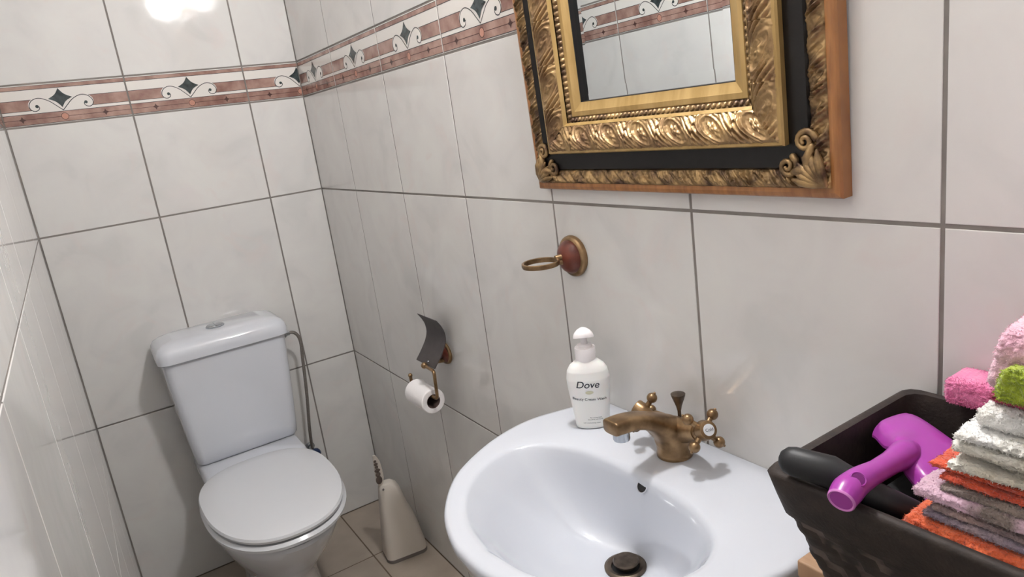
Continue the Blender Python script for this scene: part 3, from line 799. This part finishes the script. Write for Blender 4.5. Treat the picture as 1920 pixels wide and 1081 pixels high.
KO = (-.135, -2.15, TZ)
bk = empty('storage_basket', KO, 'dark brown woven basket with smooth fabric rim, beside the basin', 'basket')
x0t, x1t, y0t, y1t, zt = -.256, -.016, -2.335, -1.958, .988
x0b, x1b, y0b, y1b, zb_ = -.203, -.026, -2.305, -1.972, TZ + .0005
def perim(t, z, ins, n=240):
    """rounded rectangle at fraction t (0 bottom,1 top), points and outward normals"""
    a = x0b + (x0t - x0b) * t + ins; b = x1b + (x1t - x1b) * t - ins; c = y0b + (y0t - y0b) * t + ins; d = y1b + (y1t - y1b) * t - ins
    R = rrect((a + b) / 2, (c + d) / 2, 0, (b - a) / 2, (d - c) / 2, .014, 6)
    Q = resample([(p[0], p[1]) for p in R], n, True); return Q
mb = MB(); rings = []
NW = 240; ts = np.linspace(0, .66, 46)
Z = lambda t: zb_ + (zt - zb_) * t
for t in ts:
    Q = perim(t, 0, 0, NW); ctr = Q.mean(0); r = []
    row = t * (zt - zb_) / .0115
    for k in range(NW):
        nx = Q[(k + 1) % NW] - Q[k - 1]; nn = np.array((nx[1], -nx[0])); nn = nn / np.linalg.norm(nn)
        if np.dot(nn, Q[k] - ctr) < 0: nn = -nn
        colp = k / NW * 40 + (int(row) * .5 - (int(row) % 2))
        par = (int(row) % 2)
        dd = .0015 * math.sin(2 * PI * (colp / 2 + par * .5)) * math.sin(PI * (row % 1)) ** .5 + .001
        r.append((Q[k][0] + nn[0] * dd - KO[0], Q[k][1] + nn[1] * dd - KO[1], Z(t) - KO[2]))
    rings.append(r)
mb.loft(rings, 0, True, False)
for fi in range(len(rings) - 1):
    for k in range(NW):
        row = (fi + .5) / (len(ts) - 1) * ts[-1] * (zt - zb_) / .0115
        mb.m[fi * NW + k] = 1 if (k / NW * 40 + int(row) * .5) % 2 < 1.05 else 0
mb.build('woven_body', [MT['weave_light'], MT['basket']], bk, angle=70)
mb = MB(); rings = []
for t, ins in [(.60, -.0035), (.62, -.0045), (.80, -.0040), (.97, -.0035), (1.0, -.001), (1.012, .003), (1.0, .008), (.93, .009), (.5, .008), (.04, .008), (.03, .012)]:
    Q = perim(t, 0, ins, 120)
    rings.append([(x - KO[0], y - KO[1], Z(t) - KO[2] - .002 * 0) for x, y in Q])
mb.loft(rings, 0, False, True); mb.build('fabric_lining', MT['basket'], bk, angle=60)

# black hairbrush lying across the left rim
HB = (-.240, -2.016, 1.0055)
hb = empty('hairbrush', HB, 'black hairbrush with thick round handle resting across the left rim of the basket', 'hairbrush')
mb = MB(); mb.tube([(-.014, .028, .001), (-.004, .000, -.002), (.009, -.024, -.018), (.034, -.060, -.036)], [.0130, .0140, .0135, .0095], 24, roundcap=True); mb.build('handle', MT['black_plastic'], hb)
mb = MB(); mb.ball((.050, -.078, -.044), 1, 14, s=(.036, .042, .009)); hh = mb.build('brush_head', MT['black_plastic'], hb)
mb = MB()
for i in range(8):
    for j in range(6):
        x = .050 - .024 + .048 * i / 7; y = -.078 - .026 + .052 * j / 5
        mb.tube([(x, y, -.038), (x + .001, y + .001, -.024)], .0008, 6)
mb.build('bristles', MT['black_plastic'], hh)

cb = MB()
cb.box((-.105, -2.070, .9445), (-.088, -1.992, .951), bev=.001)
for i in range(14): cb.box((-.0885, -2.067 + i * .0054, .9465), (-.050, -2.0648 + i * .0054, .9495))
co = cb.build('comb', MT['black_plastic']); tag(co, 'black wide-toothed comb lying in the dark basket under the purple scoop', 'comb')
pz = MB(); pz.box((-.183, -2.10, .8635), (-.048, -2.00, .944), bev=.014)
tag(pz.build('pouch', mat('black_cloth', (16, 15, 17), .8)), 'black cloth pouch in the bottom of the basket', 'pouch')

# purple scoop
PS = (-.155, -2.03, .982)
sc_ = empty('plastic_scoop', PS, 'bright purple plastic shovel-shaped scoop with hollow handle, in the basket', 'scoop')
A, B, Cq, D = [Vector(p) for p in ((-.120, -1.974, .990), (-.060, -1.982, .986), (-.112, -2.086, .979), (-.198, -2.072, .985))]
mb = MB()
NU, NV = 26, 22
def blade(u, v, off):
    uu, vv = 2 * u - 1, 2 * v - 1
    k = 1 - .11 * (uu * uu) * (vv * vv)
    uu *= k; vv *= k
    p = (A * (1 - (uu + 1) / 2) + D * (uu + 1) / 2) * (1 - (vv + 1) / 2) + (B * (1 - (uu + 1) / 2) + Cq * (uu + 1) / 2) * (vv + 1) / 2
    e = (abs(2 * u - 1) ** 5 + abs(2 * v - 1) ** 5) ** .2
    z = .010 * (1 - min(e, 1) ** 3) - .012 * max(0, e - .88) / .3
    # neck swelling towards the handle
    z += .010 * math.exp(-((uu + .02) / .26) ** 2) * math.exp(-((v) / .28) ** 2)
    return (p.x - PS[0], p.y - PS[1], p.z - PS[2] + z + off)
for off, fl in ((0, True), (-.0028, False)):
    mb.grid([[blade(i / (NU - 1), j / (NV - 1), off) for j in range(NV)] for i in range(NU)], flip=fl)
edge = [(i / 25, 0) for i in range(25)] + [(1, i / 21) for i in range(21)] + [(1 - i / 25, 1) for i in range(25)] + [(0, 1 - i / 21) for i in range(21)]
mb.loft([[blade(u, v, 0) for u, v in edge], [blade(u, v, -.0028) for u, v in edge]], 0, False, False)
mb.build('blade', MT['purple'], sc_, angle=60)
hpts = smooth_path([(.020, .001, .004), (-.004, -.003, .010), (-.030, -.006, .014), (-.058, -.009, .018), (-.086, -.011, .022), (-.106, -.013, .022), (-.118, -.015, .019)], 6)
hr = np.interp(np.linspace(0, 6, len(hpts)), range(7), [.008, .0130, .0100, .0094, .0110, .0124, .0110])
mb = MB(); mb.tube(hpts, list(hr), 28, caps=True)
h_ = mb.build('handle', MT['purple'], sc_, angle=60)
e0 = Vector(hpts[-1]); dr = (Vector(hpts[-1]) - Vector(hpts[-2])).normalized()
mb = MB(); mb.lathe([(.0090, .0), (.0102, .0010), (.0110, .0002), (.0112, -.001)], 28, tuple(dr), tuple(e0), cap0=False, cap1=False); mb.build('end_rim', MT['purple_pale'], h_)
hc = Vector(hpts[-10]); hn = Vector((-.25, -.55, .78)).normalized(); ho = hc + hn * .0118
mb = MB(); mb.lathe([(.0046, .0), (.0058, .0012), (.0066, .0006), (.0070, -.001)], 24, tuple(hn), tuple(ho), cap0=False, cap1=False); mb.build('hole_rim', MT['purple'], h_)
mb = MB(); mb.lathe([(.0050, .0), (.0050, .0008), (.0002, .0009)], 24, tuple(hn), tuple(ho)); mb.build('hanging_hole', mat('deep_purple', (104, 16, 100), .4), h_)

# ------------------------------------------------------------------ folded towels
def towel(name, m, sheets, label, seed, amp=.0014, wob=.002, tuft=75, slant=0, group='folded towels in the basket', mats=None):
    """folded towel; every sheet is one layer (xf, xb, y1, z0, z1, grooves) with a rounded fold along the front"""
    mb = MB(); YE = -2.315
    org = np.array(((sheets[0][0] + sheets[0][1]) / 2, (YE + sheets[0][2]) / 2, min(q[3] for q in sheets)))
    for si, (xf, xb, y1, z0, z1, layers) in enumerate(sheets):
        hx, hz = (xb - xf) / 2, (z1 - z0) / 2; cx = (xf + xb) / 2
        hr_ = min(hz, .010); NPH = 150; ys = [y1 - .5 * hr_ * (1 - math.cos(t)) * 1.2 for t in np.linspace(0, PI / 2, 6)]
        ys += list(np.linspace(ys[-1] - .0011, y1 - .09, 70)) + list(np.linspace(y1 - .095, YE, 14))
        r = []
        ang = []
        # dense sampling on the front, top-front
        for k in range(NPH): ang.append(2 * PI * k / NPH)
        c, sn = np.cos(ang), np.sin(ang)
        px = np.sign(c) * np.abs(c) ** .22; pz = np.sign(sn) * np.abs(sn) ** .62
        P = np.zeros((len(ys), NPH, 3))
        for i, y in enumerate(ys):
            d = (y1 - y) / (hr_ * .6); e = math.sqrt(max(0, 1 - (1 - min(d, 1)) ** 2)); e = max(e, .03)
            if i == len(ys) - 1: e = .9
            g = np.abs(np.sin(PI * layers * (pz + 1) / 2)) ** .5 if layers > 1 else 1.0
            P[i, :, 0] = cx + px * (hx - hz * .6 * (1 - e)) + np.where(c < 0, 1, 0) * .0035 * (1 - g)
            P[i, :, 1] = y; P[i, :, 2] = (z0 + z1) / 2 + pz * (hz - hr_ * (1 - e))
        q = seed * 7.3 + si * 3.7
        X, Y, Zc = P[:, :, 0], P[:, :, 1], P[:, :, 2]
        n1 = vnoise(X * 45 + q, Y * 45, Zc * 50); n2 = vnoise(X * 520 + q, Y * 520, Zc * 520); n3 = vnoise(X * 520 + 9, Y * 520 + q, Zc * 520); n4 = vnoise(X * 200 + q, Y * 200 + 3, Zc * 260)
        out = np.where(c < 0, -1.0, 1.0)[None, :]
        X += out * (n1 * wob * 1.6 + n2 * amp * 1.6 + n4 * wob * .5)
        Zc += (n3 * amp * .8 + n1 * wob * .9 + n4 * wob * .25) * np.where(sn > 0, 1.0, .35)[None, :]
        Y += (n3 * amp * 1.2 + n4 * wob) * np.clip(1 - (y1 - Y) / .01, 0, 1)
        Y -= slant * (Zc - z0) * np.clip(1 - (y1 - Y) / .12, 0, 1)
        P -= org
        mb.loft([[tuple(p) for p in row] for row in P], mi=si % 2 if mats else 0)
        # pile: short loops of yarn standing off the front, the top and the near end
        rs = np.random.RandomState(seed * 10 + si); Cc_ = P.reshape(-1, NPH, 3); tv = []; tf = []
        for _ in range(int(tuft * (z1 - z0) * 1000 + 400)):
            i = rs.randint(1, 62); k = rs.randint(int(NPH * .22), int(NPH * .80))
            p = P[i, k]; nrm = np.array((c[k] * (1 if abs(c[k]) > .15 else .4), .0, sn[k])); nrm = nrm / np.linalg.norm(nrm)
            if i < 9: nrm = nrm * .5 + np.array((0, 1, 0)) * .8
            dr_ = nrm + rs.normal(0, .45, 3); dr_[2] -= .25; dr_ /= np.linalg.norm(dr_)
            ln = .0008 + .0011 * rs.rand(); w_ = np.cross(dr_, rs.normal(0, 1, 3)); w_ = w_ / np.linalg.norm(w_) * .0003
            o_ = len(tv); tv += [tuple(p - w_ - dr_ * .0005), tuple(p + w_ - dr_ * .0005), tuple(p + dr_ * ln + w_ * .5), tuple(p + dr_ * ln - w_ * .5)]; tf.append((o_, o_ + 1, o_ + 2, o_ + 3))
        mb.add(tv, tf, si % 2 if mats else 0)
    o = mb.build(name, mats or m, angle=180); o.location = tuple(org)
    return tag(o, label, 'towel', group)
tw_orange = terry('orange_terry', (226, 110, 66), (204, 88, 50))
tw_purple = terry('mauve_terry', (132, 118, 134), (160, 142, 148), 40)
tw_beige = terry('beige_rose_terry', (176, 150, 144), (140, 120, 122), 30)
tw_pinkgrey = terry('pink_grey_terry', (206, 172, 190), (124, 110, 104), 14, (.46, .58))
tw_dark = terry('dark_taupe_terry', (100, 88, 86), (134, 120, 112), 30)
tw_red = terry('rust_orange_terry', (218, 88, 54), (190, 70, 44))
tw_white = terry('white_terry', (232, 230, 222), (206, 198, 182), 20)
tw_white2 = terry('white_terry_clean', (240, 240, 240), (228, 226, 220), 30)
tw_mag = terry('magenta_terry', (186, 56, 100), (138, 30, 66), 40)
tw_pink = terry('pale_pink_fleece', (234, 196, 208), (216, 158, 182), 12)
tw_lime = terry('lime_green_fleece', (164, 180, 48), (136, 154, 30), 60)
tw_bright = terry('bright_pink_fleece', (238, 140, 184), (226, 118, 168), 40)
towel('folded_towel', tw_white, [(-.190, -.048, -2.118, .8650, .966, 5)], 'white towel at the bottom of the towel stack, deep in the basket', 1)
towel('folded_towel', tw_orange, [(-.240, -.05, -2.074, .9680, .988, 1)], 'orange towel lowest of the coloured towels, its corner on the basket edge', 2)
towel('folded_towel', None, [(-.234, -.05, -2.088, .9875, .9955, 1), (-.232, -.05, -2.094, .9945, 1.002, 1)], 'mauve and beige striped towel just above the lowest orange towel', 3, mats=[tw_purple, tw_beige])
towel('folded_towel', None, [(-.234, -.05, -2.080, 1.002, 1.0145, 1), (-.230, -.05, -2.098, 1.0125, 1.0195, 1)], 'mottled pink and dark grey towel rolled at its end, above the mauve one', 4, mats=[tw_pinkgrey, tw_dark])
towel('folded_towel', tw_red, [(-.226, -.05, -2.096, 1.0195, 1.0270, 1), (-.223, -.05, -2.088, 1.0265, 1.0335, 1)], 'rust orange towel directly beneath the white towels', 5)
towel('folded_towel', tw_white, [(-.229, -.05, -2.105, 1.0335, 1.0425, 1), (-.220, -.05, -2.110, 1.0415, 1.0500, 1), (-.230, -.05, -2.104, 1.0485, 1.0595, 1)], 'lower white terry towel folded in wrinkled cream layers', 6, amp=.0022, wob=.0055, slant=.1)
towel('folded_towel', tw_white2, [(-.231, -.05, -2.108, 1.0590, 1.0700, 1), (-.222, -.05, -2.116, 1.0685, 1.0880, 1)], 'upper clean white terry towel below the dark pink one', 7, amp=.0016, wob=.0040, slant=.15)
towel('folded_towel', tw_mag, [(-.214, -.05, -2.124, 1.0870, 1.0975, 2)], 'thin dark magenta towel between white and pale pink towels', 8)
towel('folded_towel', tw_pink, [(-.224, -.06, -2.120, 1.0970, 1.1500, 2)], 'pale pink fluffy towel topmost of the stack, folded around the lime one', 9, amp=.0020, slant=.2, tuft=40)
towel('folded_towel', tw_lime, [(-.240, -.2235, -2.134, 1.1030, 1.1270, 1)], 'lime green fluffy towel tucked into the front of the pale pink towel', 10, amp=.0016, slant=.2)
towel('folded_towel', tw_bright, [(-.046, -.004, -2.008, .9955, 1.022, 1)], 'bright pink towel end sticking out behind the stack against the wall', 12)
